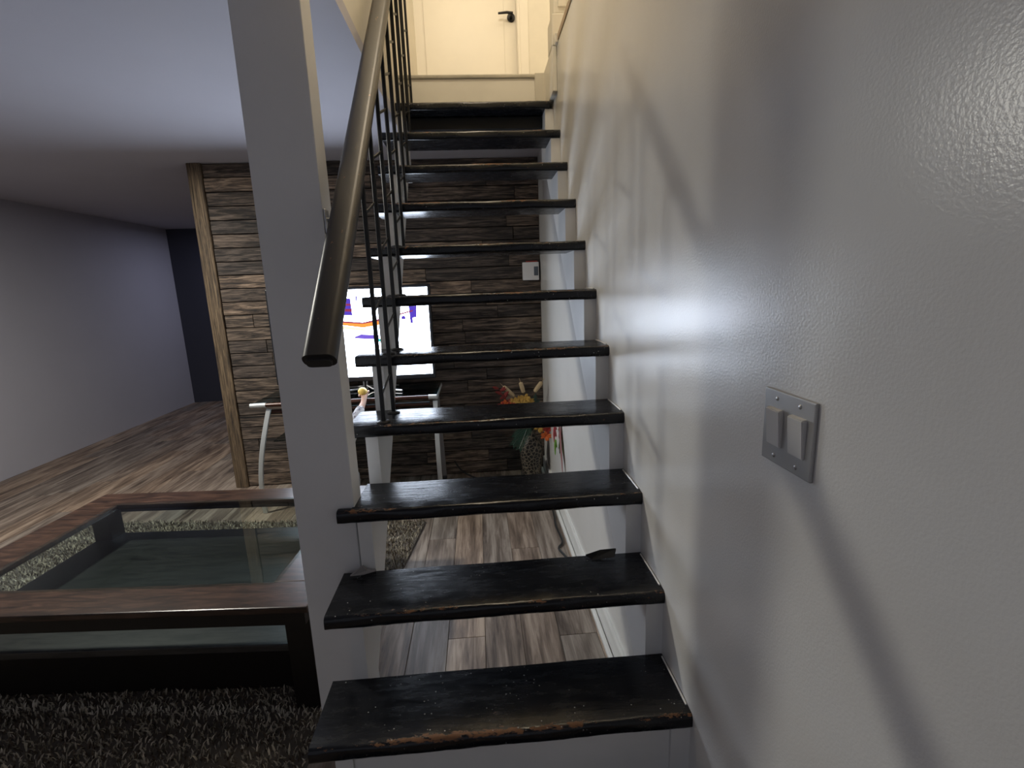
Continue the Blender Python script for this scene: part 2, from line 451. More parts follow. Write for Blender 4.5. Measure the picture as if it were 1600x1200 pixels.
# ---------------------------------------------------------------- staircase
st = thing('staircase', 'open-riser staircase with worn black treads and white sawtooth stringers', 'staircase', (-.43, 0, FZ))
def tread(i, xl=-W, xr=0.0):
    y, z = ti(i); bm = bmesh.new(); R = .012
    prof = []
    for k in range(5):
        a = math.radians(180-90*k/4); prof.append((R+R*math.cos(a), -R+R*math.sin(a)))        # top front
    prof += [(D*.35, 0), (D*.7, 0), (D, 0), (D, -T)]
    for k in range(5):
        a = math.radians(270-90*k/4); prof.append((R+R*math.cos(a), -T+R+R*math.sin(a)))
    nx = 46; rg = random.Random(i); rings = []
    ph = [rg.uniform(0, 6) for _ in range(4)]
    for k in range(nx+1):
        x_ = xl+(xr-xl)*k/nx
        ring = []
        for j, (py, pz) in enumerate(prof):
            jy = .0009*math.sin(x_*23+ph[0]+j)+rg.uniform(-.0006, .0006) if py < .03 else 0
            jz = .0006*math.sin(x_*17+ph[1])+(rg.uniform(-.0005, .0005) if py < .03 else 0)
            ex = 0
            if k == 0 and i != 3: ex = .0
            ring.append(bm.verts.new((x_+ex, py+jy, pz+jz)))
        rings.append(ring)
    n = len(prof)
    for a, b in zip(rings, rings[1:]):
        for k in range(n): bm.faces.new((a[k], a[(k+1) % n], b[(k+1) % n], b[k]))
    bm.faces.new(rings[0][::-1]); bm.faces.new(rings[-1])
    if i == 3:       # notch around the post
        for v in bm.verts:
            if v.co.x < -.813 and v.co.y > .024: v.co.y = .024+.001*rg.random()
            elif -.813 <= v.co.x < -.795 and v.co.y > .024: v.co.x = -.8135
    bmesh.ops.recalc_face_normals(bm, faces=bm.faces)
    me = bpy.data.meshes.new('tread'); bm.to_mesh(me); bm.free(); me.materials.append(M_TREAD)
    me.shade_smooth()
    try: me.set_sharp_from_angle(angle=math.radians(50))
    except Exception: pass
    o = bpy.data.objects.new('tread', me); C.objects.link(o); o.parent = st
    o.location = Vector((0, y, z)) - Vector((-.43, 0, FZ))
    return o
for i in range(0, 12):
    if i == 11: tread(i, -.809, -.022)
    else: tread(i)
def stringer(xa, xb, notch=True):
    pts = []
    y0 = ti(0)[0]+.012
    pts.append((y0, FZ))
    for i in range(0, 12):
        y, z = ti(i)
        if i > 0: pts.append((y+.0125, z-H-T))
        pts.append((y+.0125, z-T))
    yl, zl = ti(11); pts.append((1.992, zl-T)); pts.append((1.992, 1.55))
    yy = lambda y: 1.046*y-.375
    pts.append((1.85, yy(1.85)+0)); pts.append((0.0, FZ))
    s = set(); q = []
    for p in pts:
        if p not in s: q.append(p); s.add(p)
    b = MB(); b.poly([(xa, p[0], p[1]) for p in q], (xb-xa, 0, 0))
    return b
stringer(*XS).build('stringer', M_WHITE, st)
stringer(*XR).build('stringer', M_WHITE, st)
MB().box(-.769, -.045, .020, .032, FZ, -T-.001, .001, 1).build('riser_board', M_WHITE, st)
tag(MB().box(-.769, -.047, ti(11)[0]+.115, ti(11)[0]+.135, 1.80, ti(11)[1]-T-.001, .003, 1).build('riser_board', mat('matt_black_paint', (.006, .006, .007), .6), st), 'black painted board below the top tread')
# front face boards on the stringers' teeth edges: caulk line beside the wall
for i in range(1, 11):
    y, z = ti(i)
    MB().tube([(-.004, y+.03, z+.001), (-.004, y+RUN*.5, z+.002), (-.004, y+RUN, z+.001)], .0024, 6).build('caulk_bead', M_WHITE, st)

# ---------------------------------------------------------------- railing
XRAIL = -.750
ra = thing('stair_railing', 'black sloping handrail on thin paired iron balusters along the stair', 'railing', (XRAIL, .58, .57))
def railz(y): return .812+1.0*y+.02*(y-.4)
p0 = [(XRAIL, y, railz(y)) for y in (.035, .5, 1.0, 1.5, 2.0, 2.12)]
prof = rrect(.064, .038, .016, 4)
b = MB(); b.sweep([Vector(q) for q in p0], prof, (0, -1, 1))
bmesh.ops.bevel(b.bm, geom=[e for e in b.bm.edges if all(abs(v.co.y-.035) < .05 for v in e.verts) and len(e.link_faces) == 2 and any(len(f.verts) > 8 for f in e.link_faces)], offset=.008, segments=2, affect='EDGES')
b.build('handrail', M_RAIL, ra, smooth=True)
br = MB().box(-.815, -.809, .395, .425, railz(.41)-.105, railz(.41)-.045, .002, 1)
br.tube([(-.811, .41, railz(.41)-.07), (-.785, .405, railz(.41)-.072), (-.757, .40, railz(.41)-.055), (XRAIL, .40, railz(.40)-.022)], .0055, 10)
br.build('wall_bracket', M_STEEL, ra, smooth=True)
for i in range(4, 12):
    y, z = ti(i)
    for j, (dx, dy) in enumerate(((0.0, .038), (.012, .152))):
        yy = y+dy; xx = XRAIL+dx-.002
        bl = MB().box(xx-.006, xx+.006, yy-.006, yy+.006, z+.004, railz(yy)-.020, .0015, 1).build('baluster', M_IRON, ra)
        fp = MB().lathe([(.021, 0), (.021, .003), (.012, .006)], (xx, yy, z), 18)
        for s_ in (-1, 1): fp.ball((xx+s_*.014, yy, z+.004), .0035, (1, 1, .6), 1)
        fp.build('base_plate', M_IRON, bl)
        if j == 0:
            for q, hz in enumerate((.085, .34, .62)):
                MB().sweep([(xx, yy+.003, z+hz), (xx+.0055, yy+.057, z+hz+.024), (xx+.011, yy+.112, z+hz+.048)], rrect(.004, .010, .0015, 1), (0, 0, 1)).build('spacer', M_IRON, bl)

# ---------------------------------------------------------------- light switch on the right wall
sw = thing('light_switch', 'grey metal wall plate with two white rocker switches on right wall', 'light switch', (0, -.255, .75))
SY0, SY1, SZ0, SZ1 = -.315, -.200, .694, .806
pl = MB().box(-.0055, 0, SY0, SY1, SZ0, SZ1, .002, 2).build('wall_plate', mat('dull_grey_plate', (.36, .355, .35), .32, .3), sw)
M_ROCK = mat('ivory_rocker', (.55, .54, .52), .3)
for k in range(2):
    yc = -.232-.052*k
    b = MB(); b.poly([(-.004, yc-.0165, .722), (-.0085, yc-.0165, .722), (-.013, yc-.0165, .778), (-.004, yc-.0165, .780)], (0, .033, 0))
    bmesh.ops.bevel(b.bm, geom=list(b.bm.edges), offset=.0012, segments=2, affect='EDGES')
    b.build('rocker', M_ROCK, sw)
    for zz in (.706, .794):
        MB().ball((-.0055, yc, zz), .0035, (.5, 1, 1), 2).build('screw', M_STEEL, sw, smooth=True)

# ---------------------------------------------------------------- coffee table
TH = -.07; TCX, TCY, TZ = -1.645, .945, .05
ct = thing('coffee_table', 'dark mahogany coffee table with inset glass top on shag rug', 'coffee table', (TCX, TCY, FZ), TH)
TL, TD, FW = 1.36, .92, .135
def lb(name, m, *a, **k):      # boxes given in the table's own frame
    b = MB(); b.box(*a, **k); return b.build(name, m, ct, world=False)
zt = TZ-FZ
lb('frame_rail', M_TABLE, -TL/2, TL/2, -TD/2, -TD/2+FW, zt-.022, zt, bev=.004)
lb('frame_rail', M_TABLE, -TL/2, TL/2, TD/2-FW, TD/2, zt-.022, zt, bev=.004)
lb('frame_rail', M_TABLE, -TL/2, -TL/2+FW+.03, -TD/2+FW, TD/2-FW, zt-.022, zt, bev=.004)
lb('frame_rail', M_TABLE, TL/2-FW-.03, TL/2, -TD/2+FW, TD/2-FW, zt-.022, zt, bev=.004)
lb('apron', M_DARKWOOD, -TL/2+.02, TL/2-.02, -TD/2+.02, -TD/2+.045, zt-.075, zt-.022)
lb('apron', M_DARKWOOD, -TL/2+.02, TL/2-.02, TD/2-.045, TD/2-.02, zt-.075, zt-.022)
for s in (-1, 1): lb('apron', M_DARKWOOD, s*(TL/2-.0325)-.0125, s*(TL/2-.0325)+.0125, -TD/2+.045, TD/2-.045, zt-.075, zt-.022)
for sx in (-1, 1):
    for sy in (-1, 1):
        lb('leg', M_DARKWOOD, sx*(TL/2-.065)-.04, sx*(TL/2-.065)+.04, sy*(TD/2-.095)-.04, sy*(TD/2-.095)+.04, .012, zt-.022, bev=.003)
lb('base_panel', M_DARKWOOD, -TL/2+.105, TL/2-.105, -TD/2+.14, -TD/2+.16, .02, .224)
lb('shelf', M_SHELF, -TL/2+.03, TL/2-.03, -TD/2+.06, TD/2-.06, .225, .25, bev=.003)
b = MB(); b.poly([(u, v, zt-.012) for u, v in rrect(TL-2*FW-.03, TD-2*FW+.03, .03, 5)], (0, 0, .013)); b.build('glass_top', M_GLASS, ct, world=False)

# ---------------------------------------------------------------- shag rug
rg_t = thing('shag_rug', 'beige and brown striped shag rug under the glass coffee table', 'rug', (-1.905, .75, FZ), -.13)
RX0, RX1, RY0, RY1 = -1.15, .955, -1.45, 1.16
MB().box(RX0, RX1, RY0, RY1, 0.0005, .012, .003, 1).build('backing', mat('rug_backing', (.10, .085, .07), .9), rg_t, world=False)
rs = np.random.RandomState(3); NT = 62000
ux = rs.uniform(RX0, RX1, NT); uy = rs.uniform(RY0, RY1, NT)
hgt = rs.uniform(.012, .024, NT); an = rs.uniform(0, 2*np.pi, NT); wd = rs.uniform(.0016, .0030, NT)
dx = rs.uniform(-.014, .014, NT); dy = rs.uniform(-.014, .014, NT)
V = np.zeros((NT, 5, 3)); ca, sa = np.cos(an)*wd, np.sin(an)*wd
V[:, 0] = np.c_[ux-ca, uy-sa, np.full(NT, .010)]; V[:, 1] = np.c_[ux+ca, uy+sa, np.full(NT, .010)]
V[:, 2] = np.c_[ux+ca+dx*.4, uy+sa+dy*.4, .010+hgt*.7]; V[:, 3] = np.c_[ux-ca+dx*.4, uy-sa+dy*.4, .010+hgt*.7]
V[:, 4] = np.c_[ux+dx, uy+dy, .010+hgt]
base = np.arange(NT)*5
me = bpy.data.meshes.new('pile')
me.vertices.add(NT*5); me.vertices.foreach_set('co', V.reshape(-1))
loops = np.c_[base, base+1, base+2, base+3, base+3, base+2, base+4].reshape(-1)
me.loops.add(len(loops)); me.loops.foreach_set('vertex_index', loops.astype(np.int32))
me.polygons.add(NT*2); ls = np.c_[np.arange(NT)*7, np.arange(NT)*7+4].reshape(-1)
me.polygons.foreach_set('loop_start', ls.astype(np.int32))
me.update(calc_edges=True)
tone = rs.uniform(0, 1, NT); stripe = np.zeros(NT)
for yy, hw in ((-.165, .018), (-.42, .03), (.55, .02), (.95, .02), (.2, .02), (-.8, .03)): stripe = np.maximum(stripe, (np.abs(uy-yy) < hw)*1.0)
light = np.clip(.25+.75*tone**1.2+.5*stripe, 0, 1.2)
dark = (tone < .33) & (stripe < .5)
colr = np.where(dark[:, None], np.array([[.10, .075, .055]]), np.array([[.62, .55, .43]])*light[:, None])
colr[(stripe > .5)] = np.array([.72, .66, .54])*(.6+.5*tone[stripe > .5][:, None])
at = me.color_attributes.new('yarn', 'FLOAT_COLOR', 'POINT')
at.data.foreach_set('color', np.repeat(np.c_[colr, np.ones(NT)], 5, axis=0).astype(np.float32).reshape(-1))
m_yarn = mat('shag_yarn', (.4, .36, .3), .9, spec=.1); nn = N(m_yarn); a_ = nn.n('ShaderNodeAttribute'); a_.attribute_name = 'yarn'; nn.col(a_.outputs['Color'])
po = link('pile', me, m_yarn, rg_t, world=False); tag(po, kind='stuff')

# ---------------------------------------------------------------- television stand
tv_s = thing('television_stand', 'glass television stand with mahogany bars and bowed silver legs', 'tv stand', (-1.25, 2.2, FZ))
CX0, CX1, CYF, CYB, CZT = -1.83, -.72, 2.04, 2.43, .335
for (za, yo) in ((CZT-.013, 0), (CZT-.06, .03)):
    MB().tube([(CX0+.09, CYF+yo, za), (CX1-.05, CYF+yo, za)], .0125, 16).build('front_bar', M_RED, tv_s, smooth=True)
for xa, xb in ((CX0, CX0+.09), (CX1-.05, CX1+.0)):
    MB().tube([(xa, CYF, CZT-.013), (xb, CYF, CZT-.013)], .0145, 16).build('bar_cap', M_SILVER, tv_s, smooth=True)
for xx in (CX0+.05, CX1-.01):
    MB().box(xx-.014, xx+.014, CYF, CYB+.02, CZT-.03, CZT-.006, .004, 2).build('side_rail', M_SILVER, tv_s)
MB().box(CX0+.02, CX1+.0, CYF+.012, CYB, CZT-.004, CZT+.004, .002, 1).build('glass_top', M_TGLASS, tv_s)
MB().box(CX0+.08, CX1-.05, CYF+.06, CYB-.03, CZT-.262, CZT-.254, .002, 1).build('glass_shelf', M_TGLASS, tv_s)
MB().box(CX0+.04, CX1-.0, CYB-.01, CYB+.005, CZT-.035, CZT-.008, .002, 1).build('rear_bar', M_DKSTEEL, tv_s)
for xx, s in ((CX0+.10, -1), (CX1-.012, 0)):
    pts = []
    for k in range(13):
        u = k/12; z_ = (CZT-.04)*(1-u)+(FZ+.004)*u
        pts.append((xx+s*.105*math.sin(math.pi/2*u), CYF+.01-.035*math.sin(math.pi*u), z_))
    MB().sweep(pts, rrect(.028, .016, .004, 2), (0, -1, 0)).build('leg', M_SILVER, tv_s)
for xx in (CX0+.11, CX1-.035):
    pts = [(xx, CYB-.02, CZT-.03), (xx+.008, CYB, -.02), (xx+.018, CYB+.0, FZ+.03)]
    MB().sweep(pts, rrect(.030, .016, .004, 2), (0, -1, 0)).build('leg', M_DKSTEEL, tv_s)
    MB().lathe([(.012, 0), (.016, .004), (.016, .02), (.010, .03)], (xx+.018, CYB, FZ), 14).build('foot', M_BLACK, tv_s)

# ---------------------------------------------------------------- television
YT = 2.25
TX0, TX1, TZ0, TZ1 = -1.73, -.755, .432, .985
tv = thing('television', 'bright flat television on a glass stand before the dark plank wall', 'television', (-1.25, YT, CZT+.006))
MB().box(TX0-.018, TX1+.018, YT+.004, YT+.045, TZ0-.032, TZ1+.018, .006, 2).build('casing', M_BLACK, tv)
scr = MB().box(TX0, TX1, YT, YT+.006, TZ0, TZ1).build('screen', emis('screen_white', (.74, .84, 1.0), TV), tv)
def pic(pts, m, k=1): 
    b = MB(); b.poly([(x_, YT-.001-.0004*k, z_) for x_, z_ in pts], (0, .001, 0)); return tag(b.build('screen_picture', m, scr))
E_IND, E_RED, E_ORG, E_YEL, E_PUR, E_TEA, E_SKY = (emis('screen_indigo', (.10, .05, .62), .9), emis('screen_maroon', (.35, .03, .10), .9), emis('screen_orange', (1.0, .28, .04), 1.4),
    emis('screen_yellow', (1.0, .86, .35), 2.2), emis('screen_violet', (.20, .12, .72), 1.0), emis('screen_teal', (.05, .62, .55), 1.2), emis('screen_pale_blue', (.55, .75, .95), 1.6))
sx = TX0
def PX(u): return -1.272+(u-540)/124.0*.520      # photo pixel column on the screen -> metres
def PZ(v): return TZ1-(v-452)/134.0*(TZ1-TZ0)
def pp(pts, m, k=1): return pic([(PX(a), PZ(b)) for a, b in pts], m, k)
pp([(520, 464), (549, 465), (550, 491), (520, 489)], E_IND)
pp([(520, 472), (549, 473), (549, 476), (520, 475)], E_RED, 2); pp([(520, 479), (550, 481), (550, 485), (520, 483)], E_RED, 2)
pp([(557, 462), (559, 462), (559, 470), (557, 470)], E_IND)
for q in (475, 483, 491): pp([(556.5, q), (559, q), (559, q+2.5), (556.5, q+2.5)], E_SKY)
pp([(500, 498), (534, 498.5), (564, 502), (586, 498), (640, 486), (640, 488), (586, 501), (564, 504), (534, 501), (500, 500)], E_RED, 2)
pp([(500, 499), (534, 500), (564, 503.5), (586, 500), (610, 494), (610, 504), (586, 507), (564, 510), (534, 505), (500, 504)], E_ORG)
pp([(500, 506), (536, 506), (567, 512), (567, 515), (536, 511), (500, 510)], E_YEL, 2)
pp([(548, 524), (560, 520), (572, 521), (586, 522), (586, 529), (574, 528), (562, 527), (552, 526)], E_PUR)
pp([(576, 529), (588, 528), (590, 533), (580, 532)], E_TEA)
pp([(622, 495), (627, 494), (629, 499), (622, 500)], E_IND)
pp([(634, 474), (646, 474), (645, 497), (639, 498), (639, 506), (635, 506)], E_IND)
pp([(480, 470), (500, 470), (500, 520), (480, 520)], E_SKY); pp([(440, 540), (500, 545), (500, 552), (440, 556)], E_YEL)
MB().tube([(-1.205, YT+.02, TZ0-.03), (-1.205, YT+.02, CZT+.012)], .006, 8).tube([(-1.185, YT+.02, TZ0-.03), (-1.185, YT+.02, CZT+.012)], .006, 8).build('stand_neck', M_STEEL, tv, smooth=True)
for s in (-1, 1):
    MB().tube([(-1.195+s*.01, YT+.02, CZT+.035), (-1.195+s*.05, YT-.0, CZT+.014), (-1.195+s*.25, YT-.09, CZT+.012)], .0065, 8).tube([(-1.195+s*.01, YT+.02, CZT+.03), (-1.195+s*.2, YT+.1, CZT+.012)], .0065, 8).build('stand_foot', M_STEEL, tv, smooth=True)

# ---------------------------------------------------------------- thermostat
t_ = thing('thermostat', 'white square thermostat with grey display on the dark plank wall', 'thermostat', (-.07, YW, 1.07))
MB().box(-.125, -.013, YW-.036, YW-.008, 1.005, 1.125, .005, 2).build('housing', mat('white_plastic', (.78, .78, .80), .4), t_)
MB().box(-.048, -.019, YW-.0385, YW-.035, 1.035, 1.095, .002, 1).build('display', mat('grey_display', (.10, .12, .15), .2), t_)
MB().box(-.122, -.004, YW-.012, YW-.001, 1.0, 1.14, .002, 1).build('backplate', mat('dark_backplate', (.03, .02, .02), .6), t_)
MB().box(-.10, -.02, YW-.014, YW-.011, 1.126, 1.134, .001, 1).build('label_strip', mat('red_strip', (.35, .04, .03), .5), t_)

# ---------------------------------------------------------------- vase with dried flowers
VX, VY = -.125, 2.27
va = thing('vase', 'dark carved floor vase with dried flower arrangement in the corner', 'vase', (VX, VY, FZ))
m_v = mat('carved_vase', (.02, .017, .015), .5); n = N(m_v)
tc = n.n('ShaderNodeTexCoord'); bt = n.n('ShaderNodeTexVoronoi'); bt.feature = 'DISTANCE_TO_EDGE'; bt.distance = 'CHEBYCHEV' if hasattr(bt, 'distance') else bt.distance
bt.inputs['Scale'].default_value = 46; n.l(tc.outputs['Object'], bt.inputs['Vector'])
f = n.ramp(bt.outputs['Distance'], [(.06, 1.), (.13, 0.)]); n.col(n.mix(f, (.008, .007, .006), (.15, .125, .09))); n.bump(f, .6, .004)
vp = [(.050, 0), (.058, .01), (.064, .08), (.078, .18), (.082, .24), (.074, .29), (.050, .325), (.034, .345), (.032, .37), (.045, .395), (.041, .395), (.028, .37)]
MB().lathe(vp, (VX, VY, FZ), 32).build('vase_body', m_v, va, smooth=True)
MB().lathe([(.059, 0), (.070, .01), (.068, .026), (.060, .03)], (VX, VY, FZ+.0), 32).build('vase_foot', M_BLACK, va, smooth=True)
VT = FZ+.39
def stem(to, r=.0025, m=None):
    o = Vector((VX, VY, VT-.05)); to = Vector(to); mid = (o+to)/2+Vector((0, 0, .04))
    return MB().tube([o, mid, to], r, 6).build('stem', m or mat('stem_brown', (.09, .06, .03), .8), va)
m_cat = mat('cattail_beige', (.50, .38, .22), .9); m_dk = mat('dark_green_leaf', (.012, .035, .022), .5)
m_palm = mat('palm_green', (.012, .055, .032), .45); m_yl = mat('yellow_petal', (.50, .30, .06), .7); m_rd = mat('red_feather', (.20, .025, .02), .8)
m_or = mat('orange_petal', (.65, .14, .03), .7); m_rl = mat('dark_red_leaf', (.33, .03, .02), .6)
for a, b_ in (((-.30, 2.24, .325), (-.225, 2.25, .245)), ((-.185, 2.25, .345), (-.165, 2.26, .27)), ((-.095, 2.24, .275), (-.045, 2.23, .345))):
    a, b_ = Vector(a), Vector(b_)
    if a.z > b_.z: a, b_ = b_, a
    stem(a)
    MB().tube([a, a+(b_-a)*.08, (a+b_)/2, a+(b_-a)*.92, b_], [.004, .013, .0145, .013, .004], 12).tube([b_, b_+(b_-a).normalized()*.03], .0015, 5).build('cattail', m_cat, va, smooth=True)
def leaf(b, base, d, L, wv, up=Vector((0, -1, 0)), n_=5, droop=0):
    base = Vector(base); d = Vector(d).normalized(); s = d.cross(up).normalized()
    rows_ = []
    for k in range(n_+1):
        u = k/n_; wk = wv*math.sin(math.pi*min(.98, u*.92+.06))
        c = base+d*L*u+Vector((0, 0, -droop*u*u))
        rows_.append((b.bm.verts.new(c-s*wk), b.bm.verts.new(c+up*wk*.35), b.bm.verts.new(c+s*wk)))
    for p_, q_ in zip(rows_, rows_[1:]):
        b.bm.faces.new((p_[0], p_[1], q_[1], q_[0])); b.bm.faces.new((p_[1], p_[2], q_[2], q_[1]))
# red feather plume at upper left
for k in range(14):
    b = MB(); u = k/13
    leaf(b, (-.33+.07*u, 2.23, .31-.12*u), (-.3+rnd.uniform(-.3, .9), -.15, .75-rnd.uniform(0, .8)), .05, .010); b.build('feather', m_rd, va)
# yellow blossom heads
for c in ((-.205, 2.20, .235), (-.165, 2.19, .25), (-.135, 2.20, .225), (-.235, 2.20, .225), (-.185, 2.19, .205)):
    stem(c); b = MB(); b.ball(c, .010, sub=1)
    for k in range(12):
        a = k*math.pi/6+rnd.random(); leaf(b, c, (math.cos(a), -.35, math.sin(a)), .038, .008, n_=3)
    b.build('blossom', m_yl, va)
for c, m_ in (((-.29, 2.2, .215), m_or), ((-.315, 2.2, .20), m_rl), ((-.26, 2.2, .20), m_rl), ((-.045, 2.2, .045), m_or), ((-.02, 2.18, .03), m_rl), ((-.075, 2.19, .05), m_yl), ((-.035, 2.17, -.005), m_or), ((-.055, 2.2, .075), m_rl)):
    stem(c); b = MB()
    for k in range(8):
        a = k*math.pi/4+rnd.random(); leaf(b, c, (math.cos(a), -.4, math.sin(a)-.3), .042, .011, n_=3)
    b.build('leaf_cluster', m_, va)
# palm leaves drooping left of the vase
for j, (bx, bz, ang, L) in enumerate(((-.125, .075, 215, .15), (-.13, .085, 243, .20), (-.12, .085, 190, .13), (-.14, .07, 228, .18))):
    b = MB(); d = Vector((math.cos(math.radians(ang)), -.35, math.sin(math.radians(ang))))
    base = Vector((bx, 2.22, bz)); b.tube([base, base+d*L*.95], .002, 5)
    for k in range(13):
        u = .08+.9*k/13
        for s in (-1, 1):
            an_ = math.radians(ang+s*38); dd = Vector((math.cos(an_), -.2, math.sin(an_)))
            leaf(b, base+d*L*u, dd, .075*(1-.6*u), .0036, n_=3)
    b.build('palm_leaf', m_palm, va)
for k in range(12):
    b = MB(); a = rnd.uniform(0, math.pi); s0 = (VX+rnd.uniform(-.03, .05), 2.22, VT+.05+rnd.uniform(0, .1))
    leaf(b, s0, (math.cos(a), -.1, math.sin(a)), .13, .02); b.build('leaf', m_dk, va)
MB().tube([(VX, VY, VT-.1), (VX, VY-.01, VT+.05), (VX+.01, VY-.03, VT+.16)], [.022, .03, .02], 10).build('stem_bundle', m_dk, va)

# hanging leaf ornament on the right wall
lf_ = thing('leaf_ornament', 'small pink and green leaf ornament hanging on white wall under stairs', 'decoration', (-.004, 1.72, .09))
def wleaf(name, pts, m, tilt=0.0):
    y1_ = max(p_[0] for p_ in pts)
    b = MB(); b.poly([(-.006-.002*math.sin(i)-tilt*(y1_-y_), y_, z_) for i, (y_, z_) in enumerate(pts)], (.0025, 0, 0)); return b.build(name, m, lf_)
wleaf('leaf', [(1.83, .18), (1.87, .12), (1.84, .13), (1.86, .08), (1.81, .10), (1.79, .07), (1.775, .12), (1.79, .15)], mat('pink_leaf', (.62, .10, .12), .6), .42)
wleaf('leaf', [(1.84, .07), (1.87, .01), (1.84, .02), (1.82, -.02), (1.80, .0), (1.79, .05), (1.81, .08)], mat('lime_leaf', (.22, .55, .03), .6), .42)
wleaf('leaf', [(1.76, .21), (1.775, .13), (1.74, .05), (1.65, -.04), (1.62, -.055), (1.65, .04), (1.69, .12), (1.73, .19)], mat('dusty_rose_leaf', (.28, .12, .12), .7), .10)
MB().tube([(-.005, 1.78, .24), (-.006, 1.78, .12), (-.006, 1.79, .0)], .0015, 5).build('string', M_BLACK, lf_)

# ---------------------------------------------------------------- cords
tag(MB().tube(curve([(-.66, 2.42, -.24), (-.62, 2.43, -.31), (-.54, 2.40, FZ+.02), (-.42, 2.33, FZ+.006), (-.30, 2.30, FZ+.006), (-.21, 2.36, FZ+.006), (-.08, 2.40, FZ+.006)]), .006, 8).build('power_cord', M_CORD, smooth=True),
    'black power cord looping from the television stand along the plank wall', 'cord')
tag(MB().tube(curve([(-.055, 2.15, FZ+.006), (-.05, 1.8, FZ+.006), (-.062, 1.62, FZ+.006), (-.055, 1.45, FZ+.006), (-.085, 1.38, FZ+.006), (-.06, 1.28, FZ+.006), (-.05, 1.15, FZ+.006)]), .0055, 8).build('power_cord', M_CORD, smooth=True),
    'black cord lying on floor beside the white baseboard', 'cord')
tag(MB().tube(curve([(-.27, 1.02, FZ+.003), (-.20, .985, FZ+.003), (-.12, .965, FZ+.003), (-.05, .975, FZ+.004), (-.034, .985, FZ+.03), (-.006, .99, FZ+.115)]), .0028, 6).build('thin_wire', M_GREYCORD, smooth=True),
    'thin grey wire curving from floor up over white baseboard', 'wire')

# scraps on the second tread
y2, z2 = ti(2)
b = MB(); b.poly([(-.15, y2+.165, z2+.0), (-.085, y2+.17, z2+.004), (-.075, y2+.188, z2+.016), (-.12, y2+.19, z2+.014), (-.165, y2+.186, z2+.004)], (0, .003, .003))
tag(b.build('plastic_scrap', M_BLACK), 'crumpled black plastic scrap at back right of second lowest tread', 'litter')
b = MB(); b.poly([(-.80, y2+.175, z2+.002), (-.835, y2+.17, z2+.004), (-.80, y2+.175, z2+.028), (-.79, y2+.18, z2+.012), (-.765, y2+.18, z2+.008)], (.0, .004, .002))
tag(b.build('paper_scrap', mat('greyish_paper', (.30, .28, .27), .8)), 'torn grey paper scrap against the post foot on a tread', 'litter')

# ---------------------------------------------------------------- ceiling downlight
dl = thing('downlight', 'round white ceiling downlight glowing above the coffee table', 'ceiling light', (L_ROOM[0], L_ROOM[1], ZC))
MB().lathe([(.085, 0), (.085, -.006), (.066, -.014), (.060, -.010)], (L_ROOM[0], L_ROOM[1], ZC), 32).build('trim_ring', M_TRIMW, dl, smooth=True)
MB().lathe([(.060, -.006), (.060, -.012)], (L_ROOM[0], L_ROOM[1], ZC), 32).build('diffuser', emis('lamp_diffuser', (1, .95, .85), 12), dl)

# ---------------------------------------------------------------- child behind the post, reaching to the stand
ch = thing('person', 'toddler in light sleeve mostly hidden behind white post reaching toward television', 'person', (-1.35, 1.80, FZ))
HAND = Vector((-1.152, 2.02, .352)); BALL = Vector((-1.162, 2.035, .378))
def skin(name, verts, edges, m, parent, sub=2):
    me = bpy.data.meshes.new(name); me.from_pydata([v[0] for v in verts], [], []); 
    me.clear_geometry(); me.from_pydata([tuple(v[0]) for v in verts], edges, [])
    o = bpy.data.objects.new(name, me); C.objects.link(o)
    md = o.modifiers.new('skin', 'SKIN'); md.use_smooth_shade = True
    o.modifiers.new('sub', 'SUBSURF').levels = sub; o.modifiers['sub'].render_levels = sub
    sv = me.skin_vertices[0].data
    for i, v in enumerate(verts):
        r = v[1]; sv[i].radius = (r, r) if not isinstance(r, tuple) else r; sv[i].use_root = (i == 0)
    dg = bpy.context.evaluated_depsgraph_get(); me2 = bpy.data.meshes.new_from_object(o.evaluated_get(dg))
    bpy.data.objects.remove(o)
    return link(name, me2, m, parent)
bx, by = -1.268, 1.80
g = lambda x_, y_, z_: (bx+x_, by+y_, FZ+.012+z_)
sh_r, el_r, wr_r = g(.085, .02, .56), (bx+.088, by+.07, .245), tuple(HAND-Vector((-.0, .03, .035)))
wr = Vector(wr_r); fd = (HAND-wr).normalized()
vs = [(g(0, 0, .36), (.075, .06)), (g(0, 0, .47), (.075, .058)), (g(0, 0, .57), (.07, .05)), (g(0, 0, .635), (.032, .032)), (g(-.02, .005, .70), (.055, .06)), (g(-.035, .0, .78), (.072, .078)), (g(-.035, -.005, .83), (.05, .055)),
      (sh_r, .032), (el_r, .025), (wr_r, .017), (tuple(HAND), (.017, .012)),
      (g(-.085, .01, .56), .032), (g(-.12, .04, .44), .026), (g(-.10, .12, .36), .018), (g(-.09, .15, .34), (.016, .01)),
      (g(.045, .0, .30), .048), (g(.05, .01, .17), .036), (g(.05, -.01, .05), .026), (g(.055, .07, .022), (.024, .016)),
      (g(-.045, .0, .30), .048), (g(-.05, .02, .17), .036), (g(-.05, .0, .05), .026), (g(-.055, .08, .022), (.024, .016))]
es = [(0, 1), (1, 2), (2, 3), (3, 4), (4, 5), (5, 6), (2, 7), (7, 8), (8, 9), (9, 10), (2, 11), (11, 12), (12, 13), (13, 14), (0, 15), (15, 16), (16, 17), (17, 18), (0, 19), (19, 20), (20, 21), (21, 22)]
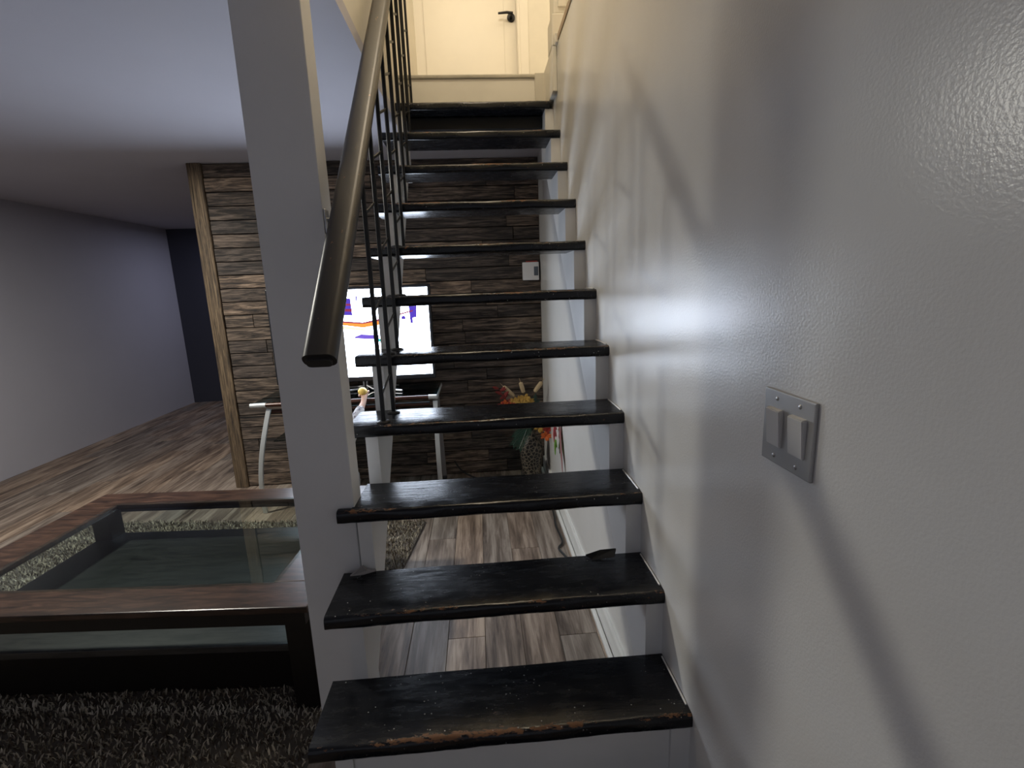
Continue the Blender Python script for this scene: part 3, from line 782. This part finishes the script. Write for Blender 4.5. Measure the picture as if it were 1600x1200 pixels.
# five fingers closing over the ball
side = Vector((1, 0, 0))
for k in range(4):
    off = (k-1.5)*.0125; L = (.018, .021, .020, .016)[k]
    a = HAND+side*off*.8+Vector((0, .012, .006)); m1 = a+Vector((off*.3, L*.7, L*.9)); m2 = m1+Vector((0, L*.9, .004)); m3 = m2+Vector((0, L*.5, -L*.55))
    i0 = len(vs); vs += [(tuple(a), .0062), (tuple(m1), .0056), (tuple(m2), .0052), (tuple(m3), .0042)]
    es += [(10, i0), (i0, i0+1), (i0+1, i0+2), (i0+2, i0+3)]
i0 = len(vs); a = HAND+Vector((-.018, -.004, .0)); vs += [(tuple(a), .0066), (tuple(a+Vector((-.014, .014, .004))), .006), (tuple(a+Vector((-.012, .032, .008))), .005)]
es += [(10, i0), (i0, i0+1), (i0+1, i0+2)]
M_SKIN = mat('child_skin', (.52, .33, .25), .55); M_SKIN.node_tree.nodes['Principled BSDF'].inputs['Subsurface Weight'].default_value = .05
skin('body', vs, es, M_SKIN, ch)
def sleeve_mat():
    m = mat('light_knit_print', (.55, .53, .52), .85); n = N(m); v = n.coords('Object', rand=False)
    n.col(n.mix(n.ramp(n.noise(v, 40, 2, .5), [(.52, 0.), (.58, 1.)]), (.60, .58, .57), (.22, .20, .22))); n.bump(n.noise(v, 220, 2), .3, .003); return m
M_KNIT = sleeve_mat()
e1 = Vector(el_r); s1 = Vector(sh_r)
cv = [(g(0, 0, .33), (.088, .072)), (g(0, 0, .46), (.088, .070)), (g(0, 0, .575), (.080, .060)), (tuple(s1), .042), (tuple(e1), .034), (tuple(e1+(wr-e1)*.45), .030), (tuple(e1+(wr-e1)*.80), .025),
      (g(-.085, .01, .56), .042), (g(-.12, .04, .44), .035), (g(-.104, .105, .374), .026)]
skin('sweater', cv, [(0, 1), (1, 2), (2, 3), (3, 4), (4, 5), (5, 6), (2, 7), (7, 8), (8, 9)], M_KNIT, ch)
pv = [(g(0, 0, .35), (.085, .07)), (g(.047, 0, .28), .060), (g(.05, .01, .17), .047), (g(.05, -.008, .06), .037), (g(-.047, 0, .28), .060), (g(-.05, .02, .17), .047), (g(-.05, .0, .06), .037)]
skin('trousers', pv, [(0, 1), (1, 2), (2, 3), (0, 4), (4, 5), (5, 6)], mat('pale_grey_cotton', (.42, .41, .42), .85), ch)
b = MB(); hc = Vector(g(-.035, -.012, .775))
b.ball(hc, .088, (1., 1.05, 1.02), 3)
for v in b.bm.verts:
    if v.co.y > hc.y+.045 and v.co.z < hc.z+.035: v.co.y = hc.y+.030
    v.co += Vector((rnd.uniform(-.002, .002), rnd.uniform(-.002, .002), rnd.uniform(-.002, .002)))
b.build('hair', mat('brown_hair', (.05, .03, .02), .7), ch, smooth=True)
for s in (-1, 1):
    MB().ball(g(-.035+s*.028, .077, .755), .009, sub=2).build('eye', mat('eye_dark', (.03, .02, .02), .2), ch, smooth=True)
MB().ball(g(-.035, .085, .735), .009, (1, 1, 1.2), 2).build('nose', M_SKIN, ch, smooth=True)
MB().ball(g(-.033, .074, .708), .014, (1.2, .5, .35), 2).build('mouth', mat('lip', (.45, .17, .15), .5), ch, smooth=True)
for s in (-1, 1): MB().ball(g(-.035+s*.083, .0, .75), .016, (.45, .8, 1.2), 2).build('ear', M_SKIN, ch, smooth=True)
bl_ = MB().ball(BALL, .027, (1, 1, .95), 3).build('toy_ball', mat('yellow_rubber', (.80, .58, .14), .5), smooth=True)
tag(bl_, 'small yellow ball in the toddler hand over the television stand', 'ball')
